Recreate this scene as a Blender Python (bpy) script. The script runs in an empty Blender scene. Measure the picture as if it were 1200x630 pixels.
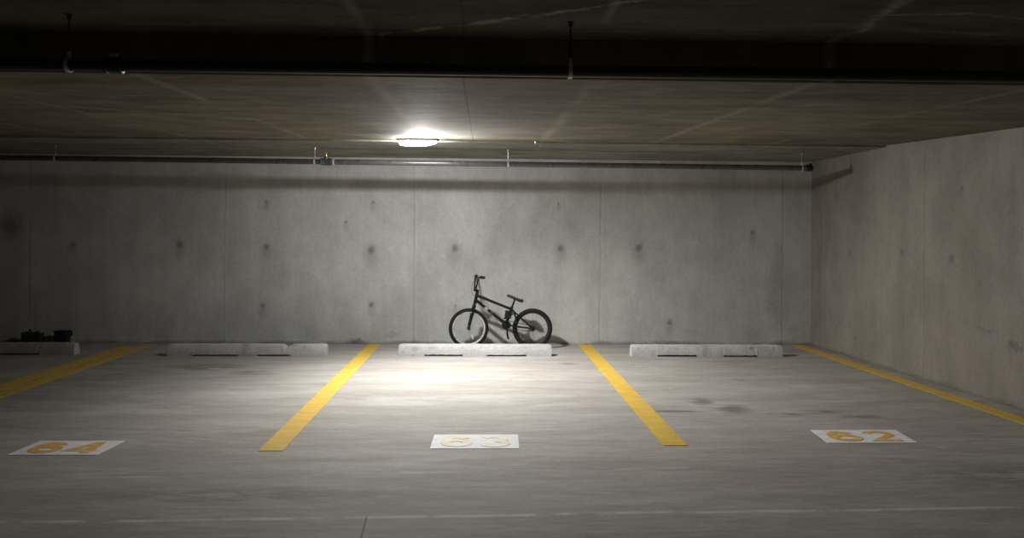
import bpy, bmesh, math, random
from mathutils import Vector, Matrix
random.seed(11)
S = bpy.context.scene
COL = S.collection
PI = math.pi

# ------------------------------------------------------------------ camera, world, exposure
F_PX, PX_W, PX_H = 971.0, 1200.0, 630.0
YAW = math.atan(33.4 / F_PX)
ROLL = 0.0073
cam_d = bpy.data.cameras.new('camera')
cam_d.sensor_width = 36.0
cam_d.lens = F_PX / PX_W * 36.0
cam_d.shift_y = (273.2 - PX_H / 2) / PX_W
cam_d.clip_start = 0.05
cam = bpy.data.objects.new('camera', cam_d)
COL.objects.link(cam)
fw = Vector((math.sin(YAW), math.cos(YAW), 0))
r0 = Vector((math.cos(YAW), -math.sin(YAW), 0))
zz = Vector((0, 0, 1))
rt = r0 * math.cos(ROLL) + zz * math.sin(ROLL)
up = zz * math.cos(ROLL) - r0 * math.sin(ROLL)
cam.matrix_world = Matrix(((rt.x, up.x, -fw.x, 0), (rt.y, up.y, -fw.y, 0), (rt.z, up.z, -fw.z, 1.45), (0, 0, 0, 1)))
S.camera = cam

W = bpy.data.worlds.new('world')
S.world = W
W.use_nodes = True
W.node_tree.nodes['Background'].inputs[0].default_value = (1.0, 0.86, 0.72, 1)
W.node_tree.nodes['Background'].inputs[1].default_value = 0.008

S.view_settings.view_transform = 'Standard'
S.view_settings.look = 'None'
S.view_settings.gamma = 1.0
S.view_settings.use_curve_mapping = False
S.view_settings.exposure = 0.0

LENS_GLOW = 315.0        # ceiling light: radiance of its lens
BEAM_WATTS = 640.0       # ceiling light: beam below the lens
LAMP_AT = Vector((-0.695, 8.73, 0))
AIM_AT = Vector((0.66, 7.55, 0))


# ------------------------------------------------------------------ material helpers
class NT:
    def __init__(s, name):
        s.mat = bpy.data.materials.new(name)
        s.mat.use_nodes = True
        s.t = s.mat.node_tree
        s.bsdf = s.t.nodes['Principled BSDF']
        s.co = s.t.nodes.new('ShaderNodeTexCoord').outputs['Object']
        sp = s.t.nodes.new('ShaderNodeSeparateXYZ')
        s.t.links.new(s.co, sp.inputs[0])
        s.x, s.y, s.z = sp.outputs

    def put(s, sock, v):
        if isinstance(v, bpy.types.NodeSocket):
            s.t.links.new(v, sock)
        elif isinstance(v, (tuple, list)) and len(v) == 3 and sock.type == 'RGBA':
            sock.default_value = (*v, 1)
        else:
            sock.default_value = v

    def m(s, op, a, b=None, c=None, clamp=False):
        n = s.t.nodes.new('ShaderNodeMath')
        n.operation = op
        n.use_clamp = clamp
        s.put(n.inputs[0], a)
        if b is not None: s.put(n.inputs[1], b)
        if c is not None: s.put(n.inputs[2], c)
        return n.outputs[0]

    def add(s, a, b): return s.m('ADD', a, b)
    def mul(s, a, b): return s.m('MULTIPLY', a, b)
    def sub(s, a, b): return s.m('SUBTRACT', a, b)

    def ramp(s, v, a, b, lo=0.0, hi=1.0):
        n = s.t.nodes.new('ShaderNodeMapRange')
        n.interpolation_type = 'SMOOTHSTEP'
        for i, q in enumerate((v, a, b, lo, hi)):
            s.put(n.inputs[i], q)
        return n.outputs[0]

    def noise(s, scale=(1, 1, 1), detail=4.0, rough=0.55, off=(0, 0, 0), distort=0.0):
        mp = s.t.nodes.new('ShaderNodeMapping')
        s.put(mp.inputs[0], s.co)
        mp.inputs['Location'].default_value = off
        mp.inputs['Scale'].default_value = scale
        n = s.t.nodes.new('ShaderNodeTexNoise')
        s.t.links.new(mp.outputs[0], n.inputs['Vector'])
        n.inputs['Scale'].default_value = 1.0
        n.inputs['Detail'].default_value = detail
        n.inputs['Roughness'].default_value = rough
        n.inputs['Distortion'].default_value = distort
        return n.outputs[0]

    def line(s, v, at, w):                      # 1 on the line, 0 past w
        return s.ramp(s.m('ABSOLUTE', s.sub(v, at)), 0.0, w, 1.0, 0.0)

    def spot(s, u, v, u0, v0, ru, rv, amp=1.0):
        a = s.mul(s.sub(u, u0), 1.0 / ru)
        b = s.mul(s.sub(v, v0), 1.0 / rv)
        d = s.m('SQRT', s.add(s.mul(a, a), s.mul(b, b)))
        return s.ramp(d, 0.15, 1.0, amp, 0.0)

    def seg(s, u, v, p, q, w):                  # distance to the segment p-q
        dx, dy = q[0] - p[0], q[1] - p[1]
        L2 = dx * dx + dy * dy
        t = s.m('ADD', s.mul(s.sub(u, p[0]), dx / L2), s.mul(s.sub(v, p[1]), dy / L2), clamp=True)
        a = s.sub(s.sub(u, p[0]), s.mul(t, dx))
        b = s.sub(s.sub(v, p[1]), s.mul(t, dy))
        d = s.m('SQRT', s.add(s.mul(a, a), s.mul(b, b)))
        return s.ramp(d, 0.0, w, 1.0, 0.0)

    def mx(s, fac, a, b, mode='MIX'):
        n = s.t.nodes.new('ShaderNodeMix')
        n.data_type = 'RGBA'
        n.blend_type = mode
        n.clamp_factor = True
        s.put(n.inputs[0], fac)
        s.put(n.inputs[6], a)
        s.put(n.inputs[7], b)
        return n.outputs[2]

    def scale_col(s, col, f):
        n = s.t.nodes.new('ShaderNodeVectorMath')
        n.operation = 'SCALE'
        s.put(n.inputs[0], col)
        s.put(n.inputs['Scale'], f)
        return n.outputs[0]

    def bump(s, h, strength=0.3, dist=0.01):
        n = s.t.nodes.new('ShaderNodeBump')
        n.inputs['Strength'].default_value = strength
        n.inputs['Distance'].default_value = dist
        s.put(n.inputs['Height'], h)
        s.t.links.new(n.outputs[0], s.bsdf.inputs['Normal'])

    def done(s, col=None, rough=0.8, spec=0.3, metal=0.0):
        if col is not None: s.put(s.bsdf.inputs['Base Color'], col)
        s.put(s.bsdf.inputs['Roughness'], rough)
        s.bsdf.inputs['Specular IOR Level'].default_value = spec
        s.bsdf.inputs['Metallic'].default_value = metal
        return s.mat


def total(n, terms):
    r = terms[0]
    for t in terms[1:]:
        r = n.m('MAXIMUM', r, t)
    return r


def mat_floor():
    n = NT('troweled_concrete')
    big = n.noise((0.8, 1.3, 1), 5, 0.65)
    strk = n.noise((0.75, 3.6, 1), 7, 0.70, (3, 1, 0), 0.5)
    fine = n.noise((5.0, 24.0, 1), 4, 0.7, (7, 2, 0), 0.3)
    speck = n.noise((40, 40, 1), 3, 0.7)
    c = n.mx(n.ramp(big, 0.3, 0.7), (0.350, 0.328, 0.298), (0.42, 0.402, 0.376))
    c = n.mx(n.ramp(strk, 0.34, 0.66), (0.30, 0.275, 0.243), c)
    f = n.add(n.ramp(fine, 0.25, 0.75, 0.86, 1.10), n.ramp(speck, 0.3, 0.7, -0.06, 0.06))
    c = n.scale_col(c, f)
    brk = n.noise((2.6, 9.0, 1), 5, 0.75, (1, 5, 0))
    st = total(n, [n.spot(n.x, n.y, *a) for a in (
        (-2.95, 8.95, 0.55, 0.32, 0.9), (-2.35, 8.6, 0.35, 0.22, 0.7), (1.90, 7.15, 0.16, 0.22, 1.0),
        (2.08, 6.85, 0.22, 0.30, 0.9), (1.55, 6.75, 0.45, 0.06, 1.0), (2.45, 6.62, 0.22, 0.10, 1.0), (2.78, 6.72, 0.25, 0.10, 1.0),
        (3.05, 6.55, 0.25, 0.12, 0.9), (0.95, 9.2, 0.15, 0.15, 0.7), (2.55, 8.2, 0.12, 0.1, 0.7), (-4.3, 6.2, 1.2, 0.5, 0.5),
        (3.3, 4.9, 1.2, 0.4, 0.6), (-1.2, 4.6, 1.6, 0.2, 0.5))])
    st = n.mul(st, n.ramp(brk, 0.40, 0.54))
    c = n.mx(n.mul(st, 0.9), c, (0.12, 0.105, 0.09))
    wob = n.mul(n.sub(n.noise((0.9, 0.9, 1), 3), 0.5), 0.06)
    yy = n.add(n.sub(n.y, n.mul(n.x, 0.030)), wob)
    ln = n.mul(n.line(yy, 4.26, 0.032), n.ramp(n.noise((5, 5, 1), 4), 0.35, 0.6))
    ln2 = n.mul(n.line(n.add(n.sub(n.y, n.mul(n.x, 0.05)), wob), 5.05, 0.030), n.ramp(n.noise((2, 5, 1), 3, 0.5, (4, 0, 0)), 0.5, 0.65))
    c = n.mx(n.mul(n.m('MAXIMUM', ln, n.mul(ln2, 0.6)), 0.7), c, (0.66, 0.64, 0.60))
    cr = n.seg(n.x, n.y, (-0.585, 4.25), (-0.55, 3.6), 0.008)
    c = n.mx(n.mul(cr, 0.8), c, (0.05, 0.045, 0.04))
    n.bump(n.add(strk, n.mul(fine, 0.5)), 0.10, 0.004)
    return n.done(c, 0.8, 0.25)


def mat_wall(name, lo, hi, seams, holes, patches, axis, seam_dark=0.26):
    n = NT(name)
    u = n.x if axis == 'x' else n.y
    big = n.noise((0.55, 0.55, 0.45), 5, 0.6)
    vert = n.noise((3.2, 3.2, 0.35), 6, 0.68, (2, 2, 1), 0.4)
    blot = n.noise((2.4, 2.4, 2.0), 5, 0.6, (9, 1, 4))
    fine = n.noise((26, 26, 20), 4, 0.7)
    grit = n.noise((70, 70, 70), 2, 0.6)
    c = n.mx(n.ramp(big, 0.32, 0.68), lo, hi)
    f = n.add(n.ramp(vert, 0.25, 0.75, 0.91, 1.06), n.ramp(blot, 0.3, 0.7, -0.10, 0.08))
    f = n.add(f, n.ramp(fine, 0.25, 0.75, -0.07, 0.06))
    f = n.add(f, n.ramp(grit, 0.25, 0.75, -0.06, 0.06))
    c = n.scale_col(c, f)
    wob = n.mul(n.sub(n.noise((3, 3, 3), 4), 0.5), 0.03)
    uu = n.add(u, wob)
    sm = total(n, [n.line(uu, a, 0.018) for a in seams])
    sm = n.mul(sm, n.ramp(n.noise((5, 5, 2.5), 3, 0.6, (1, 3, 8)), 0.3, 0.6, 0.25, 1.0))
    c = n.mx(n.mul(sm, seam_dark), c, (0.10, 0.095, 0.085))
    smr = total(n, [n.line(uu, a + 0.025, 0.018) for a in seams])
    c = n.mx(n.mul(smr, 0.16), c, tuple(q * 1.25 for q in hi))
    nz = n.mul(n.sub(n.noise((16, 16, 16), 4, 0.6, (3, 3, 3)), 0.5), 0.05)
    u2, v2 = n.add(u, nz), n.add(n.z, nz)
    core = total(n, [n.spot(u2, v2, a, b, 0.055 * k, 0.06 * k) for a, b, k in holes])
    halo = total(n, [n.spot(u2, v2, a, b - 0.05, 0.11 * k, 0.20 * k) for a, b, k in holes])
    c = n.mx(n.mul(halo, 0.28), c, (0.17, 0.16, 0.145))
    c = n.mx(n.mul(core, 0.55), c, (0.10, 0.095, 0.085))
    if patches:
        pt = total(n, [n.spot(n.add(u2, n.mul(nz, 4)), n.add(v2, n.mul(nz, 3)), *p) for p in patches])
        c = n.mx(n.mul(pt, 0.6), c, (0.12, 0.112, 0.10))
    base = n.ramp(n.add(n.z, n.mul(n.sub(n.noise((3, 3, 9), 5, 0.7, (5, 0, 0)), 0.5), 0.16)), -0.01, 0.06, 0.62, 0.0)  # floor gap and its shadow painted dark along the wall foot
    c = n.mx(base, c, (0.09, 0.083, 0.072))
    n.bump(n.sub(n.add(n.mul(vert, 0.4), n.mul(fine, 0.35)), n.mul(n.m('MAXIMUM', sm, core), 0.8)), 0.30, 0.006)
    return n.done(c, 0.88, 0.2)


def mat_ceiling(name, lo, hi, seams, cross, cracks, strength=1.0):
    n = NT(name)
    big = n.noise((0.5, 0.7, 1), 4, 0.6, (3, 3, 0))
    strk = n.noise((1.1, 5.0, 1), 7, 0.72, (1, 8, 0), 0.6)
    fine = n.noise((8.0, 26.0, 1), 4, 0.7)
    c = n.mx(n.ramp(big, 0.3, 0.7), lo, hi)
    f = n.add(n.ramp(strk, 0.3, 0.7, 0.72, 1.24), n.ramp(fine, 0.25, 0.75, -0.10, 0.10))
    f = n.mul(f, n.ramp(n.noise((2.2, 3.0, 1), 6, 0.72, (6, 2, 0), 0.4), 0.3, 0.7, 0.80, 1.18))
    c = n.scale_col(c, f)
    wob = n.mul(n.sub(n.noise((2.5, 2.5, 1), 4), 0.5), 0.05)
    if seams:
        xx = n.add(n.x, wob)
        lt = total(n, [n.line(xx, a, w) for a, w, d in seams if not d] or [0.0])
        lt = n.mul(lt, n.ramp(n.noise((2, 1.1, 1), 4, 0.6, (2, 7, 0)), 0.34, 0.58))
        c = n.mx(n.mul(lt, 0.36), c, (0.40, 0.375, 0.31))
        dk = total(n, [n.line(n.x, a, w) for a, w, d in seams if d] or [0.0])
        c = n.mx(n.mul(dk, 0.75), c, (0.05, 0.045, 0.035))
    if cross:
        cl = total(n, [n.mul(n.line(n.y, a, 0.014), n.ramp(n.x, x0, x0 + 0.25)) if x1 is None else
                       n.mul(n.mul(n.line(n.y, a, 0.016), n.ramp(n.x, x0, x0 + 0.3)), n.ramp(n.x, x1 - 0.3, x1, 1.0, 0.0)) for a, x0, x1 in cross])
        c = n.mx(n.mul(cl, 0.8), c, (0.04, 0.035, 0.03))
    if cracks:
        w2 = n.mul(n.sub(n.noise((9, 9, 1), 5, 0.7, (4, 1, 0)), 0.5), 0.10)
        cx_, cy_ = n.add(n.x, w2), n.add(n.y, w2)
        cr = total(n, [n.mul(n.seg(cx_, cy_, p, q, w), k) for p, q, w, k in cracks])
        cr = n.mul(cr, n.ramp(n.noise((7, 7, 1), 4, 0.6, (8, 2, 0)), 0.34, 0.6))
        c = n.mx(cr, c, (0.48, 0.46, 0.39))
    n.bump(n.add(strk, n.mul(fine, 0.5)), 0.30 * strength, 0.008)
    return n.done(c, 0.85, 0.2)


def mat_paint(name, col, wear_col, wear=0.5, sc=14.0, amt=0.6):
    n = NT(name)
    a = n.noise((sc * 0.5, sc, sc), 5, 0.7, (2, 5, 1))
    b = n.noise((60, 60, 60), 3, 0.6)
    c = n.scale_col(n.mx(0.0, col, col), n.add(n.ramp(a, 0.3, 0.7, 0.86, 1.06), n.ramp(b, 0.3, 0.7, -0.05, 0.05)))
    c = n.mx(n.mul(n.ramp(a, wear, wear + 0.14), amt), c, wear_col)
    n.bump(b, 0.15, 0.002)
    return n.done(c, 0.7, 0.3)


def mat_plain(name, col, rough=0.5, metal=0.0, spec=0.5, var=0.12, sc=30.0):
    n = NT(name)
    a = n.noise((sc, sc, sc), 3, 0.6)
    c = n.scale_col(n.mx(0.0, col, col), n.ramp(a, 0.25, 0.75, 1 - var, 1 + var))
    return n.done(c, n.ramp(a, 0.2, 0.8, max(0.02, rough - 0.06), rough + 0.06), spec, metal)


def mat_stop(name, col, spots, dirt):
    n = NT(name)
    a = n.noise((3.5, 9, 9), 5, 0.65, (spots[0][0], 3, 1))
    b = n.noise((38, 38, 38), 3, 0.7)
    v = n.noise((14, 3, 3), 4, 0.6, (2, 2, 6))
    f = n.add(n.ramp(a, 0.3, 0.7, 0.88, 1.06), n.ramp(b, 0.3, 0.7, -0.07, 0.07))
    c = n.scale_col(n.mx(0.0, col, col), f)
    c = n.mx(n.mul(n.ramp(v, 0.52, 0.70), dirt), c, (0.27, 0.25, 0.23))
    nz = n.mul(n.sub(n.noise((22, 22, 22), 3), 0.5), 0.04)
    sp = total(n, [n.spot(n.add(n.x, nz), n.add(n.z, nz), *s_) for s_ in spots])
    c = n.mx(n.mul(sp, 0.62), c, (0.24, 0.235, 0.23))
    n.bump(n.add(a, b), 0.35, 0.004)
    return n.done(c, 0.82, 0.25)


def mat_glow(name, col, strength):
    m = bpy.data.materials.new(name)
    m.use_nodes = True
    b = m.node_tree.nodes['Principled BSDF']
    b.inputs['Base Color'].default_value = (0.8, 0.8, 0.8, 1)
    b.inputs['Emission Color'].default_value = (*col, 1)
    b.inputs['Emission Strength'].default_value = strength
    return m


# ------------------------------------------------------------------ mesh helpers
def frames(pts):
    pts = [Vector(p) for p in pts]
    T = []
    for i in range(len(pts)):
        a = pts[max(i - 1, 0)]
        b = pts[min(i + 1, len(pts) - 1)]
        T.append((b - a).normalized())
    ref = Vector((0, 0, 1)) if abs(T[0].z) < 0.9 else Vector((1, 0, 0))
    nrm = (ref - T[0] * ref.dot(T[0])).normalized()
    out = []
    for p, t in zip(pts, T):
        nrm = (nrm - t * nrm.dot(t)).normalized()
        out.append((p, nrm, t.cross(nrm)))
    return out


def tube(bm, pts, r, seg=10, closed=False, flat=1.0):
    rr = r if isinstance(r, (list, tuple)) else [r] * len(pts)
    rings = []
    for (p, a, b), q in zip(frames(pts), rr):
        rings.append([bm.verts.new(p + a * (math.cos(2 * PI * k / seg) * q) + b * (math.sin(2 * PI * k / seg) * q * flat)) for k in range(seg)])
    for i in range(len(rings) - 1):
        for k in range(seg):
            bm.faces.new((rings[i][k], rings[i][(k + 1) % seg], rings[i + 1][(k + 1) % seg], rings[i + 1][k]))
    bm.faces.new(list(reversed(rings[0])))
    bm.faces.new(rings[-1])
    return bm


def torus(bm, c, axis_a, axis_b, R, r, n=48, seg=10, squash=1.0):
    a, b = Vector(axis_a).normalized(), Vector(axis_b).normalized()
    w = a.cross(b)
    rings = []
    for i in range(n):
        t = 2 * PI * i / n
        d = a * math.cos(t) + b * math.sin(t)
        rings.append([bm.verts.new(Vector(c) + d * (R + r * math.cos(2 * PI * k / seg) * squash) + w * (r * math.sin(2 * PI * k / seg))) for k in range(seg)])
    for i in range(n):
        for k in range(seg):
            bm.faces.new((rings[i][k], rings[i][(k + 1) % seg], rings[(i + 1) % n][(k + 1) % seg], rings[(i + 1) % n][k]))
    return bm


def lathe(bm, c, axis, prof, seg=20, sx=1.0):
    """prof: (distance along axis, radius)"""
    ax = Vector(axis).normalized()
    ref = Vector((1, 0, 0)) if abs(ax.x) < 0.9 else Vector((0, 1, 0))
    a = (ref - ax * ref.dot(ax)).normalized()
    b = ax.cross(a)
    rings = []
    for d, r in prof:
        rings.append([bm.verts.new(Vector(c) + ax * d + (a * math.cos(2 * PI * k / seg) * sx + b * math.sin(2 * PI * k / seg)) * max(r, 1e-4)) for k in range(seg)])
    for i in range(len(rings) - 1):
        for k in range(seg):
            bm.faces.new((rings[i][k], rings[i][(k + 1) % seg], rings[i + 1][(k + 1) % seg], rings[i + 1][k]))
    bm.faces.new(list(reversed(rings[0])))
    bm.faces.new(rings[-1])
    return bm


def box(bm, lo, hi, bevel=0.0, mat=None):
    g = bmesh.ops.create_cube(bm, size=1.0)
    vs = g['verts']
    for v in vs:
        v.co = Vector([lo[i] + (v.co[i] + 0.5) * (hi[i] - lo[i]) for i in range(3)])
        if mat is not None: v.co = mat @ v.co
    if bevel:
        es = list({e for v in vs for e in v.link_edges})
        bmesh.ops.bevel(bm, geom=es, offset=bevel, segments=2, profile=0.6, affect='EDGES')
    return bm


def prism(bm, pts2, y0, y1, plane='xz'):
    """outline extruded; plane 'xz' goes along y, 'xy' along z, 'yz' along x"""
    def P(u, v, w):
        return {'xz': (u, w, v), 'xy': (u, v, w), 'yz': (w, u, v)}[plane]
    A = [bm.verts.new(P(u, v, y0)) for u, v in pts2]
    B = [bm.verts.new(P(u, v, y1)) for u, v in pts2]
    n = len(pts2)
    for i in range(n):
        bm.faces.new((A[i], A[(i + 1) % n], B[(i + 1) % n], B[i]))
    bm.faces.new(list(reversed(A)))
    bm.faces.new(B)
    return bm


def obj(name, bm, m, parent=None, smooth=True, angle=0.6, base=None):
    bmesh.ops.recalc_face_normals(bm, faces=bm.faces)
    me = bpy.data.meshes.new(name)
    if base is not None:
        bmesh.ops.translate(bm, vec=-Vector(base), verts=bm.verts)
    bm.to_mesh(me)
    bm.free()
    if smooth:
        for p in me.polygons: p.use_smooth = True
        me.set_sharp_from_angle(angle=angle)
    for q in (m if isinstance(m, list) else [m]): me.materials.append(q)
    o = bpy.data.objects.new(name, me)
    if base is not None: o.location = base
    COL.objects.link(o)
    if parent: o.parent = parent
    return o


def tag(o, label, cat, group=None):
    o['label'] = label
    o['category'] = cat
    if group: o['group'] = group
    return o


def thing(name, label, cat, loc=(0, 0, 0), group=None):
    o = bpy.data.objects.new(name, None)
    o.empty_display_size = 0.1
    o.location = loc
    COL.objects.link(o)
    return tag(o, label, cat, group)


def struct(name, bm, m, smooth=False):
    o = obj(name, bm, m, None, smooth)
    o['kind'] = 'structure'
    return o


def dup(root, loc, label):
    r = root.copy()
    COL.objects.link(r)
    r.location = loc
    r['label'] = label
    for ch in list(root.children):
        c = ch.copy()
        COL.objects.link(c)
        c.parent = r
        for g in list(ch.children):
            d = g.copy()
            COL.objects.link(d)
            d.parent = c
    return r


# ------------------------------------------------------------------ the setting
YW = 10.83
RW = [(4.335, 11.0), (4.345, 10.5), (4.41, 8.7), (4.47, 7.6), (4.505, 6.75), (4.55, 5.0), (4.60, -8.0)]   # foot of the right wall
M_FLOOR = mat_floor()
bm = bmesh.new()
box(bm, (-14, -8, -0.25), (4.9, 11.1, 0))
struct('floor', bm, M_FLOOR)

holes = [(-5.27, 1.26, .8), (-3.92, 1.27, 1.1), (-2.81, 1.25, 1.0), (-1.46, 1.22, 1.25), (-0.37, 1.25, 1.25), (1.01, 1.26, 1.1), (2.04, 1.27, 1.25),
         (3.55, 1.48, .7), (-2.81, 1.83, .6), (-1.44, 1.84, .6), (-2.85, 0.49, .8), (-1.45, 0.51, .8), (-1.79, 1.58, .5), (2.46, 0.29, .8), (-0.36, 0.5, .4), (0.98, 1.84, .4)]
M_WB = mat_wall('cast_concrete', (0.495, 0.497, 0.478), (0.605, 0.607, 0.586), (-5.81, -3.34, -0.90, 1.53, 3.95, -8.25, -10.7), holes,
                [(-6.06, 1.5, 0.22, 0.25, 1.0), (-7.2, 1.2, 0.3, 0.5, 0.7), (-1.65, 0.03, 0.16, 0.05, 0.9), (-1.2, 0.1, 0.12, 0.08, 0.5), (3.95, 0.75, 0.28, 0.9, 0.35)], 'x')
bm = bmesh.new()
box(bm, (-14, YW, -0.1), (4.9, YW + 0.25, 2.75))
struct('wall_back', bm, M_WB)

rholes = [(9.75, 1.25, .7), (8.6, 1.28, 1.0), (7.75, 1.24, 1.15), (9.6, 0.25, .5), (7.6, 1.9, .6), (6.9, 0.55, .9)]
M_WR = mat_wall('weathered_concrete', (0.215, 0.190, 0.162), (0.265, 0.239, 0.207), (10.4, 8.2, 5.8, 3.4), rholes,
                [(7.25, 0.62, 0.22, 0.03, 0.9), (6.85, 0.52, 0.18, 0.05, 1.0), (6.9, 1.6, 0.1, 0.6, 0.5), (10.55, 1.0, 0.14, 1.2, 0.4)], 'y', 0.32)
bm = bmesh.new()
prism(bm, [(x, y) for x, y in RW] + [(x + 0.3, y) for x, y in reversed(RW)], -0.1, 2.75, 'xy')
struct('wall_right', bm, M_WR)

# ceiling: high bay over the camera, a lower slab past the step, then a strip to the wall behind a small lip
PROF = [(-8.0, 2.52), (4.46, 2.508), (4.47, 2.503), (4.50, 2.30), (4.515, 2.292), (8.93, 2.440), (8.932, 2.424), (11.1, 2.420)]
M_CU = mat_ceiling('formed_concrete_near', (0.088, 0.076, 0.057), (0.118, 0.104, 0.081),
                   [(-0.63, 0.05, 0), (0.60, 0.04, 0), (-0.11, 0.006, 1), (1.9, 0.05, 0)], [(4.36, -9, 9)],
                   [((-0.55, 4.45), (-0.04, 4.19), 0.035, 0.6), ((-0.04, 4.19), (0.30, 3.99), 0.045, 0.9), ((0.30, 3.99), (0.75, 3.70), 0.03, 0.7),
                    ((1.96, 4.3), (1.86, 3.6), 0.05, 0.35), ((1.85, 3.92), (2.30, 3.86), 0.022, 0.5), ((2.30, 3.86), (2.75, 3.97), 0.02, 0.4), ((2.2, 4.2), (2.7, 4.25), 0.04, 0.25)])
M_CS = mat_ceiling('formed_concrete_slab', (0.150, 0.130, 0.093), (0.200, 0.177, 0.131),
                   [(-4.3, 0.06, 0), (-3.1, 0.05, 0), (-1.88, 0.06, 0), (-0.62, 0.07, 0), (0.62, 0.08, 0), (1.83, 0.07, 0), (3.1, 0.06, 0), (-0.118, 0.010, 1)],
                   [(7.70, -3.7, -2.0), (7.95, -1.6, 2.2)], [((-3.3, 5.9), (-1.9, 6.9), 0.10, 0.25), ((1.3, 6.2), (2.3, 5.4), 0.12, 0.22)])
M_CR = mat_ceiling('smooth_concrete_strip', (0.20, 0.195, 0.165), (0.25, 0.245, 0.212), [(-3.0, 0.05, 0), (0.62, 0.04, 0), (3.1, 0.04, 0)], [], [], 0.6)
bm = bmesh.new()
X0, X1 = -14.0, 4.9
A = [bm.verts.new((X0, y, z)) for y, z in PROF] + [bm.verts.new((X0, 11.1, 2.8)), bm.verts.new((X0, -8, 2.8))]
B = [bm.verts.new((X1, y, z)) for y, z in PROF] + [bm.verts.new((X1, 11.1, 2.8)), bm.verts.new((X1, -8, 2.8))]
for i in range(len(A)):
    j = (i + 1) % len(A)
    f = bm.faces.new((A[i], A[j], B[j], B[i]))
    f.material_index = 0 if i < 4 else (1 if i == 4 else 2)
bm.faces.new(A)
bm.faces.new(list(reversed(B)))
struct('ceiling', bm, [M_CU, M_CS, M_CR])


def ceil_z(y):
    for (a, za), (b, zb) in zip(PROF, PROF[1:]):
        if a <= y <= b: return za + (zb - za) * (y - a) / (b - a)


# ------------------------------------------------------------------ ceiling light
M_HOUSE = mat_plain('white_enamel', (0.72, 0.72, 0.70), 0.4)
M_GALV = mat_plain('galvanised_steel', (0.62, 0.62, 0.60), 0.4, 0.45)
M_STEEL_D = mat_plain('dark_steel_pipe', (0.10, 0.097, 0.088), 0.30, 0.25, 0.6, 0.08, 6)
M_BLACKPIPE = mat_plain('black_pipe', (0.03, 0.028, 0.024), 0.40, 0.2, 0.5, 0.08, 6)
M_BRASS = mat_plain('brass', (0.6, 0.45, 0.2), 0.3, 0.9)


def oval_rings(bm, rings, seg=36):
    """rings: (cx, cy, z, rx, ry); caps both ends"""
    R = [[bm.verts.new((cx + math.cos(2 * PI * k / seg) * rx, cy + math.sin(2 * PI * k / seg) * ry, z)) for k in range(seg)] for cx, cy, z, rx, ry in rings]
    for i in range(len(R) - 1):
        for k in range(seg):
            bm.faces.new((R[i][k], R[i][(k + 1) % seg], R[i + 1][(k + 1) % seg], R[i + 1][k]))
    bm.faces.new(R[0])
    bm.faces.new(list(reversed(R[-1])))


zc = ceil_z(LAMP_AT.y) - 0.003
lamp = thing('ceiling_light', 'lit white oval ceiling light glaring on the concrete ceiling near the back wall', 'ceiling light', (LAMP_AT.x, LAMP_AT.y, zc))
bm = bmesh.new()
oval_rings(bm, [(0, 0, -0.002, 0.205, 0.078), (0, 0, -0.018, 0.215, 0.086), (0, 0, -0.024, 0.208, 0.081)])
obj('housing', bm, M_HOUSE, lamp)
bm = bmesh.new()
oval_rings(bm, [(0, 0, -0.0245, 0.200, 0.072), (-0.004, 0, -0.040, 0.194, 0.070), (-0.022, 0, -0.056, 0.168, 0.062), (-0.046, 0, -0.066, 0.125, 0.048), (-0.056, 0, -0.070, 0.06, 0.024)])
obj('lens', bm, mat_glow('lit_lens', (0.97, 0.985, 1.0), LENS_GLOW), lamp)
for sx in (-0.19, 0.19):
    bm = bmesh.new()
    lathe(bm, (sx * 1.09, 0, -0.010), (1 if sx > 0 else -1, 0, 0), [(0, 0.012), (0.01, 0.012), (0.014, 0.008)], 12)
    obj('latch', bm, M_GALV, lamp)
sd = bpy.data.lights.new('beam', 'SPOT')
sd.energy = BEAM_WATTS
sd.color = (1.0, 0.985, 0.95)
sd.spot_size = math.radians(165)
sd.spot_blend = 1.0
sd.shadow_soft_size = 0.020
so = bpy.data.objects.new('beam', sd)
COL.objects.link(so)
so.parent = lamp
so.location = (0.02, 0, -0.092)
dirv = AIM_AT - Vector((LAMP_AT.x, LAMP_AT.y, zc - 0.092))
so.rotation_euler = dirv.to_track_quat('-Z', 'Y').to_euler()

bm = bmesh.new()
lathe(bm, (0.552, 8.90, ceil_z(8.90)), (0, 0, -1), [(-0.002, 0.014), (0.006, 0.014), (0.007, 0.008), (0.022, 0.008), (0.024, 0.005)], 10)
tag(obj('anchor_bolt', bm, M_GALV), 'tiny bright metal bolt in the ceiling joint right of the lamp', 'bolt')


# ------------------------------------------------------------------ pipes and hangers
def pipe_curve(xs, y, z0, z1):
    n = len(xs) - 1
    return [(x, y, z0 + (z1 - z0) * (x - xs[0]) / (xs[-1] - xs[0])) for x in xs]


YP, RP = 9.62, 0.031
PXA, PXB, PZA, PZB = -13.5, 3.86, 2.275, 2.243
pz = lambda x: 2.268 + (2.242 - 2.268) * (x + 5.5) / 9.3
far = thing('sprinkler_pipe', 'thin dark steel pipe hung along the back wall below the ceiling', 'pipe', (3.86, YP, pz(3.86)))
inv = Vector((3.86, YP, pz(3.86)))
loc = lambda p: tuple(Vector(p) - inv)
bm = bmesh.new()
tube(bm, [loc((x, YP, pz(x))) for x in (-13.5, -10, -7, -5, -3, -1, 1, 3, 3.80)], RP, 14)
obj('pipe', bm, M_STEEL_D, far)
bm = bmesh.new()
tube(bm, [loc((x, YP, pz(x))) for x in (3.772, 3.78, 3.80, 3.84, 3.862)], [0.033, 0.040, 0.041, 0.040, 0.033], 16)
tube(bm, [loc((3.825, YP, pz(3.8))), loc((3.825, YP, pz(3.8) + 0.055))], 0.028, 14)
obj('end_elbow', bm, M_BLACKPIPE, far)
bm = bmesh.new()
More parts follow.
